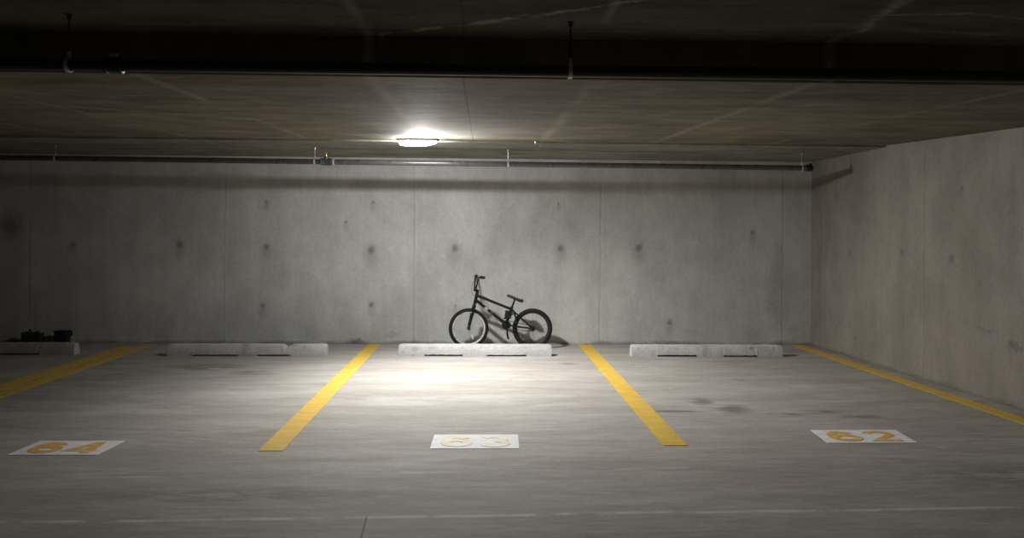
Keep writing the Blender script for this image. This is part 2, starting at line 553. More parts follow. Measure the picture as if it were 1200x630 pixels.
tube(bm, [loc((x, YP, pz(x))) for x in (-1.885, -1.875, -1.865, -1.775, -1.765, -1.755)], [0.036, 0.047, 0.042, 0.042, 0.047, 0.036], 16)
tube(bm, [loc((-1.82, YP, pz(-1.82))), loc((-1.82, YP, pz(-1.82) + 0.062))], [0.026, 0.024], 14)
tee = obj('tee_fitting', bm, M_STEEL_D, far)
bm = bmesh.new()
b0 = loc((-1.82, YP, pz(-1.82) + 0.062))
lathe(bm, b0, (0, 0, 1), [(0, 0.012), (0.018, 0.012), (0.02, 0.007), (0.032, 0.006)], 10)
for s in (-1, 1):
    tube(bm, [Vector(b0) + Vector(q) for q in ((s * .004, 0, .018), (s * .016, 0, .028), (s * .014, 0, .042), (s * .003, 0, .050))], 0.003, 6)
lathe(bm, Vector(b0) + Vector((0, 0, .048)), (0, 0, 1), [(0, 0.004), (0.003, 0.018), (0.005, 0.018), (0.006, 0.004)], 12)
obj('sprinkler_head', bm, M_BRASS, tee)
bm = bmesh.new()
tube(bm, [loc((-1.742, YP, pz(-1.74))), loc((-1.722, YP, pz(-1.74)))], 0.0395, 16)
obj('clamp_band', bm, M_GALV, far)


def hanger(label, x, y, zp, r, rodm, ringm, group):
    top = ceil_z(y)
    h = thing('pipe_hanger', label, 'pipe hanger', (x, y, top - 0.001), group)
    dz = zp - top
    bm = bmesh.new()
    tube(bm, [(0, 0, -0.012), (0, 0, dz + r + 0.024)], 0.0048, 8)
    obj('threaded_rod', bm, rodm, h)
    bm = bmesh.new()
    lathe(bm, (0, 0, 0), (0, 0, -1), [(0, 0.017), (0.005, 0.017), (0.006, 0.010), (0.026, 0.010), (0.028, 0.006)], 10)
    obj('ceiling_anchor', bm, rodm, h)
    bm = bmesh.new()
    R = r + 0.004
    n = 28
    w = 0.010
    ins, outs = [], []
    for side in (-w, w):
        for rad, store in ((R, ins), (R + 0.003, outs)):
            store.append([bm.verts.new((side, math.cos(2 * PI * k / n) * rad, dz + math.sin(2 * PI * k / n) * rad)) for k in range(n)])
    for k in range(n):
        j = (k + 1) % n
        bm.faces.new((ins[0][k], ins[0][j], ins[1][j], ins[1][k]))
        bm.faces.new((outs[0][k], outs[1][k], outs[1][j], outs[0][j]))
        bm.faces.new((ins[0][k], outs[0][k], outs[0][j], ins[0][j]))
        bm.faces.new((ins[1][k], ins[1][j], outs[1][j], outs[1][k]))
    ring = obj('clamp_ring', bm, ringm, h)
    bm = bmesh.new()
    lathe(bm, (0, 0, dz + R + 0.004), (0, 0, 1), [(0, 0.009), (0.022, 0.009), (0.024, 0.007)], 6)
    obj('swivel_nut', bm, ringm, ring)
    return h


M_ROD = mat_plain('rod_steel', (0.40, 0.39, 0.36), 0.4, 0.5)
for x, lb in ((-4.883, 'leftmost thin hanger holding the far pipe in the dark left corner'),
              (-1.95, 'pipe hanger on the far pipe just left of its tee fitting'),
              (0.28, 'bright pipe hanger on the far pipe right of the lit lamp'),
              (3.735, 'pipe hanger at the right end of the far pipe')):
    hanger(lb, x, YP, pz(x), RP, M_ROD, M_GALV, 'hangers on the far pipe')

YN, RN = 4.14, 0.031
nz_ = lambda x: 2.262 + 0.004 * (x + 2) / 4
near = thing('overhead_pipe', 'black overhead pipe crossing the whole picture in front of the ceiling step', 'pipe', (4.3, YN, nz_(4.3)))
inv2 = Vector((4.3, YN, nz_(4.3)))
loc2 = lambda p: tuple(Vector(p) - inv2)
bm = bmesh.new()
tube(bm, [loc2((x, YN, nz_(x))) for x in (-13.5, -8, -5, -3, -2, -1, 0, 1, 2, 3, 4.5)], RN, 16)
obj('pipe', bm, M_BLACKPIPE, near)
bm = bmesh.new()
tube(bm, [loc2((x, YN, nz_(x))) for x in (-1.870, -1.866, -1.852, -1.848, -1.800, -1.796, -1.782, -1.778)], [0.034, 0.043, 0.043, 0.038, 0.038, 0.043, 0.043, 0.034], 18)
cp = obj('coupling', bm, M_BLACKPIPE, near)
bm = bmesh.new()
box(bm, loc2((-1.846, YN - 0.012, nz_(-1.8) + 0.036)), loc2((-1.804, YN + 0.012, nz_(-1.8) + 0.056)), 0.004)
obj('coupling_bolt', bm, M_GALV, cp)
for x, lb in ((-2.04, 'left hanger rod holding the near black overhead pipe'), (0.428, 'right hanger rod holding the near black overhead pipe')):
    hanger(lb, x, YN, nz_(x), RN, M_BLACKPIPE, M_GALV, 'hangers on the near pipe')


# ------------------------------------------------------------------ floor paint
M_YEL = mat_paint('yellow_line_paint', (0.64, 0.42, 0.065), (0.50, 0.37, 0.13), 0.60, 10, 0.5)
M_YELD = mat_paint('yellow_digit_paint', (0.72, 0.42, 0.08), (0.70, 0.58, 0.38), 0.50, 16, 0.75)
M_PALE = mat_paint('glare_pale_digit_paint', (0.80, 0.73, 0.46), (0.79, 0.77, 0.73), 0.44, 12, 0.9)  # overexposure under the lamp put into the digit colour as pale yellow
M_WHT = mat_paint('white_panel_paint', (0.78, 0.78, 0.79), (0.46, 0.44, 0.42), 0.62, 12, 0.6)


def strip(name, pa, pb, w, label, group, h=0.003):
    """painted line from pa to pb (centre line), width w, with slightly uneven edges"""
    a, b = Vector((*pa, 0)), Vector((*pb, 0))
    L = (b - a).length
    d = (b - a) / L
    nrm = Vector((-d.y, d.x, 0))
    n = int(L / 0.06)
    bm = bmesh.new()
    rows = []
    for i in range(n + 1):
        c = d * (L * i / n)
        l = c + nrm * (w / 2 + random.uniform(-.0025, .0025))
        r = c - nrm * (w / 2 + random.uniform(-.0025, .0025))
        rows.append([bm.verts.new(l + zz * h), bm.verts.new(r + zz * h), bm.verts.new(r), bm.verts.new(l)])
    for i in range(n):
        for k in range(4):
            bm.faces.new((rows[i][k], rows[i][(k + 1) % 4], rows[i + 1][(k + 1) % 4], rows[i + 1][k]))
    bm.faces.new(rows[0])
    bm.faces.new(rows[-1])
    o = obj(name, bm, M_YEL, None, False)
    o.location = (pa[0], pa[1], 0.0005)
    return tag(o, label, 'painted line', group)


G = 'yellow stall lines'
strip('parking_line', (-1.397, 5.527), (-1.397, 10.78), 0.163, 'single yellow floor line between stalls 64 and 63, left of bicycle', G)
strip('parking_line', (1.330, 5.649), (1.330, 10.78), 0.166, 'single yellow floor line between stalls 63 and 62, right of bicycle', G)
strip('parking_line', (4.285, 5.6), (4.135, 10.81), 0.15, 'yellow floor line running along the foot of the right wall', G)
strip('parking_line', (-4.435, 5.55), (-4.43, 10.54), 0.172, 'left stripe of the double yellow floor line at far left', G)
strip('parking_line', (-4.217, 5.55), (-4.222, 10.70), 0.150, 'right stripe of the double yellow floor line, nearer stall 64', G)


def ribbon(bm, pts, w, z0, z1, closed=False):
    pts = [Vector((*p, 0)) for p in pts]
    n = len(pts)
    Lr = []
    for i in range(n):
        a = pts[(i - 1) % n] if closed or i else None
        b = pts[(i + 1) % n] if closed or i < n - 1 else None
        ds = []
        if a is not None: ds.append((pts[i] - a).normalized())
        if b is not None: ds.append((b - pts[i]).normalized())
        t = sum(ds, Vector()).normalized()
        nm = Vector((-t.y, t.x, 0))
        k = 1.0 / max(0.55, abs(nm.dot(Vector((-ds[0].y, ds[0].x, 0)))))
        l, r = pts[i] + nm * (w / 2 * k), pts[i] - nm * (w / 2 * k)
        Lr.append([bm.verts.new((l.x, l.y, z1)), bm.verts.new((r.x, r.y, z1)), bm.verts.new((r.x, r.y, z0)), bm.verts.new((l.x, l.y, z0))])
    for i in range(n if closed else n - 1):
        j = (i + 1) % n
        for k in range(4):
            bm.faces.new((Lr[i][k], Lr[i][(k + 1) % 4], Lr[j][(k + 1) % 4], Lr[j][k]))
    if not closed:
        bm.faces.new(Lr[0])
        bm.faces.new(Lr[-1])


def arc(cx, cy, rx, ry, a0, a1, n=12):
    return [(cx + rx * math.cos(math.radians(a0 + (a1 - a0) * i / n)), cy + ry * math.sin(math.radians(a0 + (a1 - a0) * i / n))) for i in range(n + 1)]


# digit strokes in a box 0..1 wide, 0..1 tall
def digit(bm, ch, x0, y0, w, h, sw, z0, z1):
    def P(l): return [(x0 + u * w, y0 + v * h) for u, v in l]
    if ch == '6':
        ribbon(bm, P(arc(.5, .5, .40, .40, 35, 180, 8) + [(.10, .34)]), sw, z0, z1)
        ribbon(bm, P(arc(.5, .34, .40, .24, 0, 345, 18)), sw, z0 + .0002, z1 + .0004, True)
    elif ch == '4':
        ribbon(bm, P([(.98, .26), (.06, .26), (.70, .94)]), sw, z0, z1)
        ribbon(bm, P([(.72, .0), (.72, 1.0)]), sw, z0 + .0002, z1 + .0004)
    elif ch == '3':
        ribbon(bm, P(arc(.48, .70, .38, .22, 150, -75, 12)), sw, z0, z1)
        ribbon(bm, P(arc(.48, .30, .42, .24, 80, -150, 12)), sw, z0 + .0002, z1 + .0004)
    elif ch == '2':
        ribbon(bm, P(arc(.48, .68, .40, .25, 160, -35, 10) + [(.10, .08), (.95, .08)]), sw, z0, z1)


def panel(cx, cy, w, d, skew, chars, label, dm):
    t = thing('stall_number', label, 'floor marking', (cx, cy, 0.0005), 'painted stall numbers')
    bm = bmesh.new()
    n = 10
    top, bot = [], []
    for i in range(n + 1):
        x = -w / 2 + w * i / n
        top.append((x + skew, d / 2 + random.uniform(-.003, .003)))
        bot.append((x - skew, -d / 2 + random.uniform(-.003, .003)))
    prism(bm, bot + top[::-1], 0, 0.0025, 'xy')
    obj('white_panel', bm, M_WHT, t, False)
    dw, dh, g = w * 0.325, d * 0.76, w * 0.11
    for k, c in enumerate(chars):
        bm = bmesh.new()
        x0 = -dw - g / 2 if k == 0 else g / 2
        digit(bm, c, x0, -dh / 2, dw, dh, 0.062, 0.0027, 0.0042)
        obj('digit', bm, dm, t, False)
    return t


panel(-2.755, 5.615, 0.575, 0.36, 0.012, '64', 'white floor panel with worn yellow 64, in the left stall', M_YELD)
panel(-0.045, 5.768, 0.60, 0.385, 0.004, '63', 'bright white floor panel with 63 coloured pale for lamp glare, in the bicycle stall', M_PALE)
panel(2.750, 5.900, 0.64, 0.38, 0.015, '62', 'white floor panel with yellow 62, in the right stall', M_YELD)


# ------------------------------------------------------------------ wheel stops
def wheel_stop(name, cx, cy, L, yaw, label, m, slots, notch=None, seed=1):
    rnd = random.Random(seed)
    w0, w1, h = 0.160, 0.105, 0.132
    xs = []
    x = -L / 2
    step = 0.03
    while x < L / 2 - 0.012:
        xs.append(x)
        x += step
    xs.append(L / 2)
    ev = []
    for x in xs: ev.append((x, None))
    for a, b, hh in slots: ev += [(a, 'a'), (b, 'b')]
    ev.sort(key=lambda e: e[0])
    bm = bmesh.new()
    loops = []
    cur = 0.0

    def ring(x, zb):
        endk = min((x + L / 2), (L / 2 - x))
        e = 0.012 * max(0, 1 - endk / 0.03)
        ht = h - e * 0.6
        tw = w1 - e
        dx = 0
        if notch and abs(x - notch[0]) < notch[1]:
            k = 1 - abs(x - notch[0]) / notch[1]
            ht -= notch[2] * k
            tw -= 0.01 * k
        j = lambda s: rnd.uniform(-s, s)
        P = [(-w0 / 2 + j(.001), zb), (-w0 / 2 + .002 + j(.002), max(zb, .012) + .02), (-(w0 + w1) / 4 - .004 + j(.0015), .07 + j(.002)), (-tw / 2 - .004 + j(.002), ht - .014 + j(.002)),
             (-tw / 2 + .010 + j(.002), ht + j(.002)), (0, ht + j(.002)), (tw / 2 - .010, ht + j(.002)), (tw / 2 + .004, ht - .014), ((w0 + w1) / 4 + .004, .07), (w0 / 2 - .002, max(zb, .012) + .02), (w0 / 2, zb)]
        return [bm.verts.new((x, y, z)) for y, z in P]
    for x, k in ev:
        if k == 'a':
            loops.append(ring(x, 0.0)); cur = [s for s in slots if s[0] == x][0][2]; loops.append(ring(x + 0.004, cur))
        elif k == 'b':
            loops.append(ring(x, cur)); cur = 0.0; loops.append(ring(x + 0.004, 0.0))
        else:
            if loops and x - loops[-1][0].co.x < 0.008 and x < L / 2 - 0.001: continue
            loops.append(ring(x, cur * rnd.uniform(.75, 1.1) if cur else 0.0))
    n = len(loops[0])
    for a, b in zip(loops, loops[1:]):
        for k in range(n):
            bm.faces.new((a[k], a[(k + 1) % n], b[(k + 1) % n], b[k]))
    bm.faces.new(loops[0])
    bm.faces.new(loops[-1])
    o = obj(name, bm, m, None, True, 0.5)
    o.location = (cx, cy, 0)
    o.rotation_euler = (0, 0, yaw)
    return tag(o, label, 'wheel stop', 'concrete wheel stops')


WS = 'wheel_stop'
SL = [(-0.60, -0.15, 0.020), (0.135, 0.60, 0.018)]
wheel_stop(WS, -5.665, 9.86, 1.82, 0.03, 'dim concrete wheel stop at far left, left of double yellow line',
           mat_stop('stop_dusty', (0.42, 0.405, 0.38), [(0.3, 0.1, 0.05, 0.05, 0.5)], 0.6), [(-0.3, 0.52, 0.018)], None, 3)
wheel_stop(WS, -2.742, 9.815, 1.83, 0.012, 'grey wheel stop with broken corner crack near its right end, stall 64',
           mat_stop('stop_grey', (0.52, 0.51, 0.49), [(0.665, 0.10, 0.04, 0.03, 0.9), (0.55, 0.12, 0.03, 0.02, 0.8), (0.40, 0.07, 0.012, 0.08, 0.8), (-0.08, 0.09, 0.02, 0.03, 0.6)], 0.55),
           [(-0.63, -0.1, 0.018), (0.12, 0.50, 0.020)], (0.46, 0.06, 0.035), 5)
wheel_stop(WS, -0.087, 9.842, 1.80, 0.0, 'bright white wheel stop on the floor in front of the bicycle',
           mat_stop('stop_white', (0.465, 0.467, 0.465), [(-0.71, 0.085, 0.075, 0.05, 1.0), (-0.52, 0.09, 0.07, 0.04, 0.6), (-0.85, 0.045, 0.02, 0.025, 0.9), (-0.73, 0.01, 0.03, 0.015, 0.8), (0.65, 0.11, 0.25, 0.035, 0.35)], 0.14),
           SL, None, 7)
wheel_stop(WS, 2.672, 9.840, 1.81, 0.004, 'pale grey wheel stop in the right stall, nearest the right wall',
           mat_stop('stop_pale', (0.56, 0.55, 0.53), [(0.53, 0.10, 0.035, 0.035, 1.0), (0.80, 0.09, 0.02, 0.04, 0.6), (-0.62, 0.06, 0.10, 0.012, 0.35), (0.30, 0.03, 0.012, 0.06, 0.7)], 0.45),
           [(-0.60, -0.13, 0.022), (0.19, 0.60, 0.020)], None, 9)

# ------------------------------------------------------------------ two dark things against the wall
M_DK = mat_plain('dark_stained_wood', (0.040, 0.030, 0.024), 0.7, 0, 0.3, 0.3, 20)
M_DK2 = mat_plain('dark_rubber', (0.022, 0.020, 0.018), 0.6, 0, 0.3, 0.3, 20)
cr = thing('crate', 'low dark crate with lumps on top, farthest left against the wall', 'crate', (-5.70, 10.70, 0))
bm = bmesh.new()
for z in (0.004, 0.05, 0.096):
    for s in (-1, 1):
        box(bm, (-0.108, s * 0.050 - 0.006, z), (0.108, s * 0.050 + 0.006, z + 0.034), 0.002)
box(bm, (-0.104, -0.045, 0.004), (0.104, 0.045, 0.014), 0.001)
obj('slat_box', bm, M_DK, cr, False)
for s in (-1, 1):
    bm = bmesh.new()
    box(bm, (s * 0.104 - 0.012, -0.057, 0.0), (s * 0.104 + 0.012, 0.057, 0.145 if s > 0 else 0.155), 0.003)
    obj('end_panel', bm, M_DK, cr, False)
for x, r, h, k in ((-0.030, 0.042, 0.168, 1), (0.058, 0.036, 0.172, 0)):
    bm = bmesh.new()
    prof = [(0.016, r * 0.8), (0.04, r), (h - 0.03, r), (h - 0.012, r * 0.75), (h - 0.004, r * 0.4)]
    if k: prof += [(h, 0.014), (h + 0.022, 0.013), (h + 0.024, 0.009)]
    lathe(bm, (x, 0, 0), (0, 0, 1), prof, 16)
    obj('canister', bm, M_DK2, cr)
bx_ = thing('crate', 'dark square box with a small side handle, behind stop end left of double line', 'crate', (-5.305, 10.70, 0))
bm = bmesh.new()
box(bm, (-0.100, -0.055, 0.0), (0.050, 0.055, 0.165), 0.006)
obj('body', bm, M_DK2, bx_, False)
bm = bmesh.new()
box(bm, (-0.105, -0.060, 0.161), (0.054, 0.060, 0.177), 0.004)
obj('lid', bm, M_DK, bx_, False)
bm = bmesh.new()
tube(bm, [(0.045, 0.0, 0.165), (0.072, 0.0, 0.172), (0.088, 0.0, 0.165), (0.090, 0.0, 0.130), (0.080, 0, 0.110)], 0.012, 10)
obj('handle', bm, M_DK2, bx_)


# ------------------------------------------------------------------ bicycle
M_BLK = mat_plain('black_gloss_paint', (0.009, 0.009, 0.010), 0.22, 0.0, 0.55, 0.1)
M_RUB = mat_plain('tyre_rubber', (0.013, 0.013, 0.013), 0.75, 0.0, 0.25, 0.2)
M_CHR = mat_plain('polished_alloy', (0.68, 0.68, 0.68), 0.28, 0.45)
M_RIMD = mat_plain('black_rim', (0.035, 0.035, 0.036), 0.35, 0.5)
M_SPD = mat_plain('dark_spoke', (0.10, 0.10, 0.10), 0.3, 0.8)
M_SAD = mat_plain('saddle_vinyl', (0.014, 0.014, 0.014), 0.5)
M_CHAIN = mat_plain('oily_chain', (0.06, 0.055, 0.05), 0.45, 0.7)
M_RED = mat_plain('red_decal', (0.085, 0.022, 0.02), 0.45)
M_SIL = mat_plain('silver_decal', (0.40, 0.40, 0.39), 0.35, 0.3)
M_REF = mat_plain('white_reflector', (0.75, 0.75, 0.74), 0.25)

bike = thing('bicycle', 'small black bicycle with high handlebars leaning on the back wall', 'bicycle', (0.2, 10.432, 0.0))
bike.rotation_euler = (math.radians(-3.0), 0, 0)

STEER = math.radians(8.0)
HT = Vector((-0.275, 0, 0.695))
HB = Vector((-0.303, 0, 0.560))
AX = (HT - HB).normalized()
SM = Matrix.Translation(HB) @ Matrix.Rotation(STEER, 4, AX) @ Matrix.Translation(-HB)
FH = Vector((-0.378, 0, 0.2515))
RH = Vector((0.426, 0, 0.2515))
BB = Vector((0.097, 0, 0.298))
TYR_R, TYR_W = 0.2265, 0.0245


def v3(x, y, z): return Vector((x, y, z))


def make_wheel(c, M, rim_m, spoke_m, spokes=20):
    """rim is the part; tyre, hub, spokes below it. All local to the wheel centre."""
    rim_bm = bmesh.new()
    Rr = 0.204
    prof = [(0, -0.015), (0.006, -0.016), (-0.010, -0.010), (-0.014, 0.0), (-0.010, 0.010), (0.006, 0.016), (0, 0.015)]
    n = 56
    rings = []
    for i in range(n):
        t = 2 * PI * i / n
        rings.append([rim_bm.verts.new(((Rr + dr) * math.cos(t), w, (Rr + dr) * math.sin(t))) for dr, w in prof])
    for i in range(n):
        for k in range(len(prof)):
            k2 = (k + 1) % len(prof)
            rim_bm.faces.new((rings[i][k], rings[i][k2], rings[(i + 1) % n][k2], rings[(i + 1) % n][k]))
    rim = obj('wheel_rim', rim_bm, rim_m, bike)
    rim.matrix_local = M @ Matrix.Translation(c)
    bm = bmesh.new()
    torus(bm, (0, 0, 0), (1, 0, 0), (0, 0, 1), TYR_R, TYR_W, 64, 12)
    nt = 64
    for i in range(nt):                                              # tread knobs
        t = 2 * PI * (i + .5) / nt
        for s in (-1, 0, 1):
            d = Vector((math.cos(t), 0, math.sin(t)))
            ph = s * 0.75
            p = d * (TYR_R + TYR_W * math.cos(ph)) + Vector((0, TYR_W * math.sin(ph), 0))
            q = Matrix.Translation(p) @ Matrix.Rotation(-t + PI / 2, 4, 'Y')
            box(bm, (-0.006, -0.006, -0.002), (0.006, 0.006, 0.0018), 0, q)
    obj('tyre', bm, M_RUB, rim)
    bm = bmesh.new()
    lathe(bm, (0, -0.05, 0), (0, 1, 0), [(0, .006), (.008, .009), (.016, .009), (.018, .022), (.022, .022), (.024, .013), (.076, .013), (.078, .022), (.082, .022), (.084, .009), (.092, .009), (.10, .006)], 16)
    obj('hub', bm, M_SPD, rim)
    me = None
    for k in range(spokes):
        a = 2 * PI * k / spokes
        s = 1 if k % 2 else -1
        tw = 0.5 * (1 if (k // 2) % 2 else -1)
        if me is None:
            bm = bmesh.new()
            tube(bm, [(0, 0, 0), (0, 0, 1)], 0.0011, 5)
            sp = obj('spoke', bm, spoke_m, rim)
            me = sp.data
        else:
            sp = bpy.data.objects.new('spoke', me)
            COL.objects.link(sp)
            sp.parent = rim
        p0 = Vector((0.021 * math.cos(a + tw * 1.6), s * 0.030, 0.021 * math.sin(a + tw * 1.6)))
        p1 = Vector((0.192 * math.cos(a), s * 0.003, 0.192 * math.sin(a)))
        d = p1 - p0
        rot = d.to_track_quat('Z', 'Y').to_matrix().to_4x4()
        sp.matrix_local = Matrix.Translation(p0) @ rot @ Matrix.Scale(d.length, 4, (0, 0, 1))
    return rim


fw_ = make_wheel(FH, SM, M_CHR, M_CHR)
fw_['label'] = 'front wheel with bright alloy rim'
bm = bmesh.new()
box(bm, (-0.007, -0.016, -0.032), (0.007, -0.006, 0.032), 0.003, Matrix.Rotation(math.radians(-25), 4, 'Y'))
rf = obj('reflector', bm, M_REF, fw_)
rf.location = (0.045, 0, -0.105)
rw_ = make_wheel(RH, Matrix.Identity(4), M_RIMD, M_SPD)
rw_['label'] = 'rear wheel with dark rim'

# frame
bm = bmesh.new()
tube(bm, [HB - AX * 0.004, HB + AX * 0.004, HT - AX * 0.004, HT + AX * 0.004], [0.024, 0.021, 0.021, 0.024], 16)
TTF, TTR = v3(-0.276, 0, 0.662), v3(0.160, 0, 0.492)
tube(bm, [TTF, TTR], 0.0165, 14)
DTF = v3(-0.293, 0, 0.608)
tube(bm, [DTF, BB], 0.0195, 14)
STT = v3(0.166, 0, 0.520)
tube(bm, [BB, STT], 0.0165, 14)
lathe(bm, BB + v3(0, -0.036, 0), (0, 1, 0), [(0, 0.024), (0.072, 0.024)], 16)
for s in (-1, 1):
    y = s * 0.052
    tube(bm, [BB + v3(0.01, s * 0.016, 0), BB + v3(0.06, s * 0.036, -0.01), v3(0.25, s * 0.046, 0.272), RH + v3(0, y, 0)], [0.012, 0.011, 0.010, 0.008], 10)
    tube(bm, [v3(0.161, s * 0.012, 0.497), v3(0.20, s * 0.036, 0.455), v3(0.26, s * 0.044, 0.402), RH + v3(0, y, 0)], [0.011, 0.010, 0.010, 0.008], 10)
    prism(bm, [(RH.x - .03, RH.z + .008), (RH.x - .018, RH.z - .014), (RH.x + .022, RH.z - .012), (RH.x + .024, RH.z + .012), (RH.x - .012, RH.z + .026)], y - 0.003, y + 0.003)
frame = obj('frame', bm, M_BLK, bike)
for t0, t1, m, nm in ((0.30, 0.40, M_SIL, 'silver_decal'), (0.47, 0.56, M_RED, 'red_decal')):
    bm = bmesh.new()
    a, b = DTF.lerp(BB, t0), DTF.lerp(BB, t1)
    nup = (b - a).normalized().cross(Vector((0, 1, 0)))
    n = 8
    rows = []
    for p in (a, b):
        rows.append([bm.verts.new(p + (Vector((0, -1, 0)) * math.cos(q) + nup * math.sin(q)) * 0.0202) for q in [math.radians(-48 + 96 * i / n) for i in range(n + 1)]] +
                    [bm.verts.new(p + (Vector((0, -1, 0)) * math.cos(q) + nup * math.sin(q)) * 0.0196) for q in [math.radians(48 - 96 * i / n) for i in range(n + 1)]])
    k = len(rows[0])
    for i in range(k):
        bm.faces.new((rows[0][i], rows[0][(i + 1) % k], rows[1][(i + 1) % k], rows[1][i]))
    bm.faces.new(rows[0]); bm.faces.new(rows[1])
    o = obj('decal', bm, m, frame)
    o['label'] = nm.replace('_', ' ') + ' on the down tube'


def spart(name, bm, m, parent=None):
    bm.transform(SM)
    return obj(name, bm, m, parent or bike)


# fork
bm = bmesh.new()
CRN = v3(-0.314, 0, 0.527)
tube(bm, [HB - AX * 0.006, CRN], 0.020, 14)
box(bm, (-0.020, -0.060, -0.013), (0.020, 0.060, 0.013), 0.006, Matrix.Translation(CRN))
for s in (-1, 1):
    tube(bm, [CRN + v3(0, s * 0.050, 0.008), CRN + v3(-0.020, s * 0.052, -0.09), v3(-0.360, s * 0.054, 0.34), FH + v3(-0.002, s * 0.055, 0.004)], [0.0175, 0.0165, 0.0145, 0.011], 12)
    prism(bm, [(FH.x - .013, FH.z - .018), (FH.x + .015, FH.z - .018), (FH.x + .017, FH.z + .012), (FH.x - .011, FH.z + .022)], s * 0.055 - 0.004, s * 0.055 + 0.004)
fork = spart('fork', bm, M_BLK)
for s in (-1, 1):
    bm = bmesh.new()
    lathe(bm, FH + v3(0, s * 0.06, 0), (0, s, 0), [(0, .011), (.008, .011), (.012, .008)], 6)
    spart('axle_nut', bm, M_SPD, fork)
# stem and bars
bm = bmesh.new()
ST = v3(-0.268, 0, 0.722)
CL = v3(-0.303, 0, 0.734)
tube(bm, [HT + AX * 0.004, ST + AX * 0.012], 0.0175, 14)
tube(bm, [ST, CL], [0.018, 0.016], 12)
lathe(bm, CL + v3(0, -0.026, 0), (0, 1, 0), [(0, 0.019), (0.002, 0.021), (0.050, 0.021), (0.052, 0.019)], 14)
spart('stem', bm, M_BLK)
bm = bmesh.new()
pts = []
half = [(-0.303, 0.0, 0.734), (-0.303, 0.045, 0.734), (-0.303, 0.062, 0.740), (-0.297, 0.082, 0.765), (-0.286, 0.135, 0.855), (-0.279, 0.160, 0.888), (-0.274, 0.185, 0.898), (-0.262, 0.250, 0.900), (-0.240, 0.345, 0.898)]
pts = [v3(x, -y, z) for x, y, z in reversed(half)] + [v3(*p) for p in half[1:]]
tube(bm, pts, 0.0112, 12)
tube(bm, [v3(-0.288, -0.125, 0.838), v3(-0.288, 0.125, 0.838)], 0.008, 10)
bar = spart('handlebar', bm, M_BLK)
for s in (-1, 1):
    bm = bmesh.new()
    a, b = v3(-0.258, s * 0.262, 0.9), v3(-0.239, s * 0.348, 0.898)
    ps = [a.lerp(b, t) for t in (0, .04, .08, .2, .3, .4, .5, .6, .7, .8, .9, .97, 1)]
    tube(bm, ps, [.0125, .022, .022, .0155, .017, .0155, .017, .0155, .017, .0155, .017, .019, .014], 14)
    spart('grip', bm, M_RUB, bar)
bm = bmesh.new()
lathe(bm, v3(-0.268, -0.222, 0.9), (0.2, -1, 0), [(0, .015), (.022, .015)], 12)
tube(bm, [v3(-0.280, -0.228, 0.892), v3(-0.300, -0.24, 0.886), v3(-0.300, -0.285, 0.880), v3(-0.288, -0.325, 0.876)], [.007, .007, .006, .005], 8)
spart('brake_lever', bm, M_BLK, bar)
bm = bmesh.new()
cab = [v3(-0.30, -0.23, 0.886), v3(-0.345, -0.16, 0.84), v3(-0.352, -0.06, 0.74), v3(-0.322, -0.028, 0.665), v3(-0.22, -0.020, 0.66)]
cab = [SM @ p for p in cab] + [v3(-0.1, -0.019, 0.608), v3(0.05, -0.019, 0.548), v3(0.14, -0.022, 0.500), v3(0.19, -0.03, 0.455)]
out = []
for i in range(len(cab) - 1):                                        # smooth the cable run
    p0, p1, p2, p3 = cab[max(i - 1, 0)], cab[i], cab[i + 1], cab[min(i + 2, len(cab) - 1)]
    for t in (0, .25, .5, .75):
        out.append(0.5 * ((2 * p1) + (p2 - p0) * t + (2 * p0 - 5 * p1 + 4 * p2 - p3) * t * t + (3 * p1 - p0 - 3 * p2 + p3) * t ** 3))
out.append(cab[-1])
tube(bm, out, 0.0028, 6)
obj('brake_cable', bm, M_RUB, bike)
# rear brake
bm = bmesh.new()
box(bm, (0.185, -0.055, 0.425), (0.215, 0.055, 0.452), 0.006)
for s in (-1, 1):
    tube(bm, [v3(0.20, s * 0.050, 0.45), v3(0.205, s * 0.058, 0.41), v3(0.222, s * 0.052, 0.375)], [.009, .011, .008], 8)
    box(bm, (0.205, s * 0.026 - 0.008, 0.368), (0.245, s * 0.026 + 0.008, 0.386), 0.003)
obj('rear_brake', bm, M_BLK, bike)
# seat
bm = bmesh.new()
tube(bm, [v3(0.163, 0, 0.508), v3(0.205, 0, 0.622)], 0.0125, 12)
lathe(bm, v3(0.161, 0, 0.503), (v3(0.205, 0, 0.622) - v3(0.163, 0, 0.508)), [(0, .020), (.022, .020), (.024, .015)], 14)
box(bm, (0.185, -0.022, 0.606), (0.232, 0.022, 0.630), 0.005)
obj('seat_post', bm, M_BLK, bike)
bm = bmesh.new()
SA, SB = v3(0.104, 0, 0.672), v3(0.312, 0, 0.600)
secs = [(0.0, .010, .006, .012), (0.06, .020, .012, .020), (.25, .024, .013, .022), (.45, .032, .013, .022), (.62, .050, .013, .024), (.78, .066, .015, .028), (.92, .066, .016, .028), (.98, .052, .014, .022), (1.0, .03, .008, .012)]
rings = []
for t, w, hu, hd in secs:
    c = SA.lerp(SB, t) + v3(0, 0, 0.003 * math.sin(t * PI * 2) - 0.003 * math.sin(t * PI))
    ring = []
    for k in range(16):
        a = 2 * PI * k / 16
        zz_ = math.sin(a)
        ring.append(bm.verts.new(c + v3(0.33 * (hu if zz_ > 0 else hd) * zz_, w * math.cos(a), (hu if zz_ > 0 else hd) * zz_)))
    rings.append(ring)
for a, b in zip(rings, rings[1:]):
    for k in range(16): bm.faces.new((a[k], a[(k + 1) % 16], b[(k + 1) % 16], b[k]))
bm.faces.new(rings[0]); bm.faces.new(rings[-1])
obj('saddle', bm, M_SAD, bike, True, 1.2)
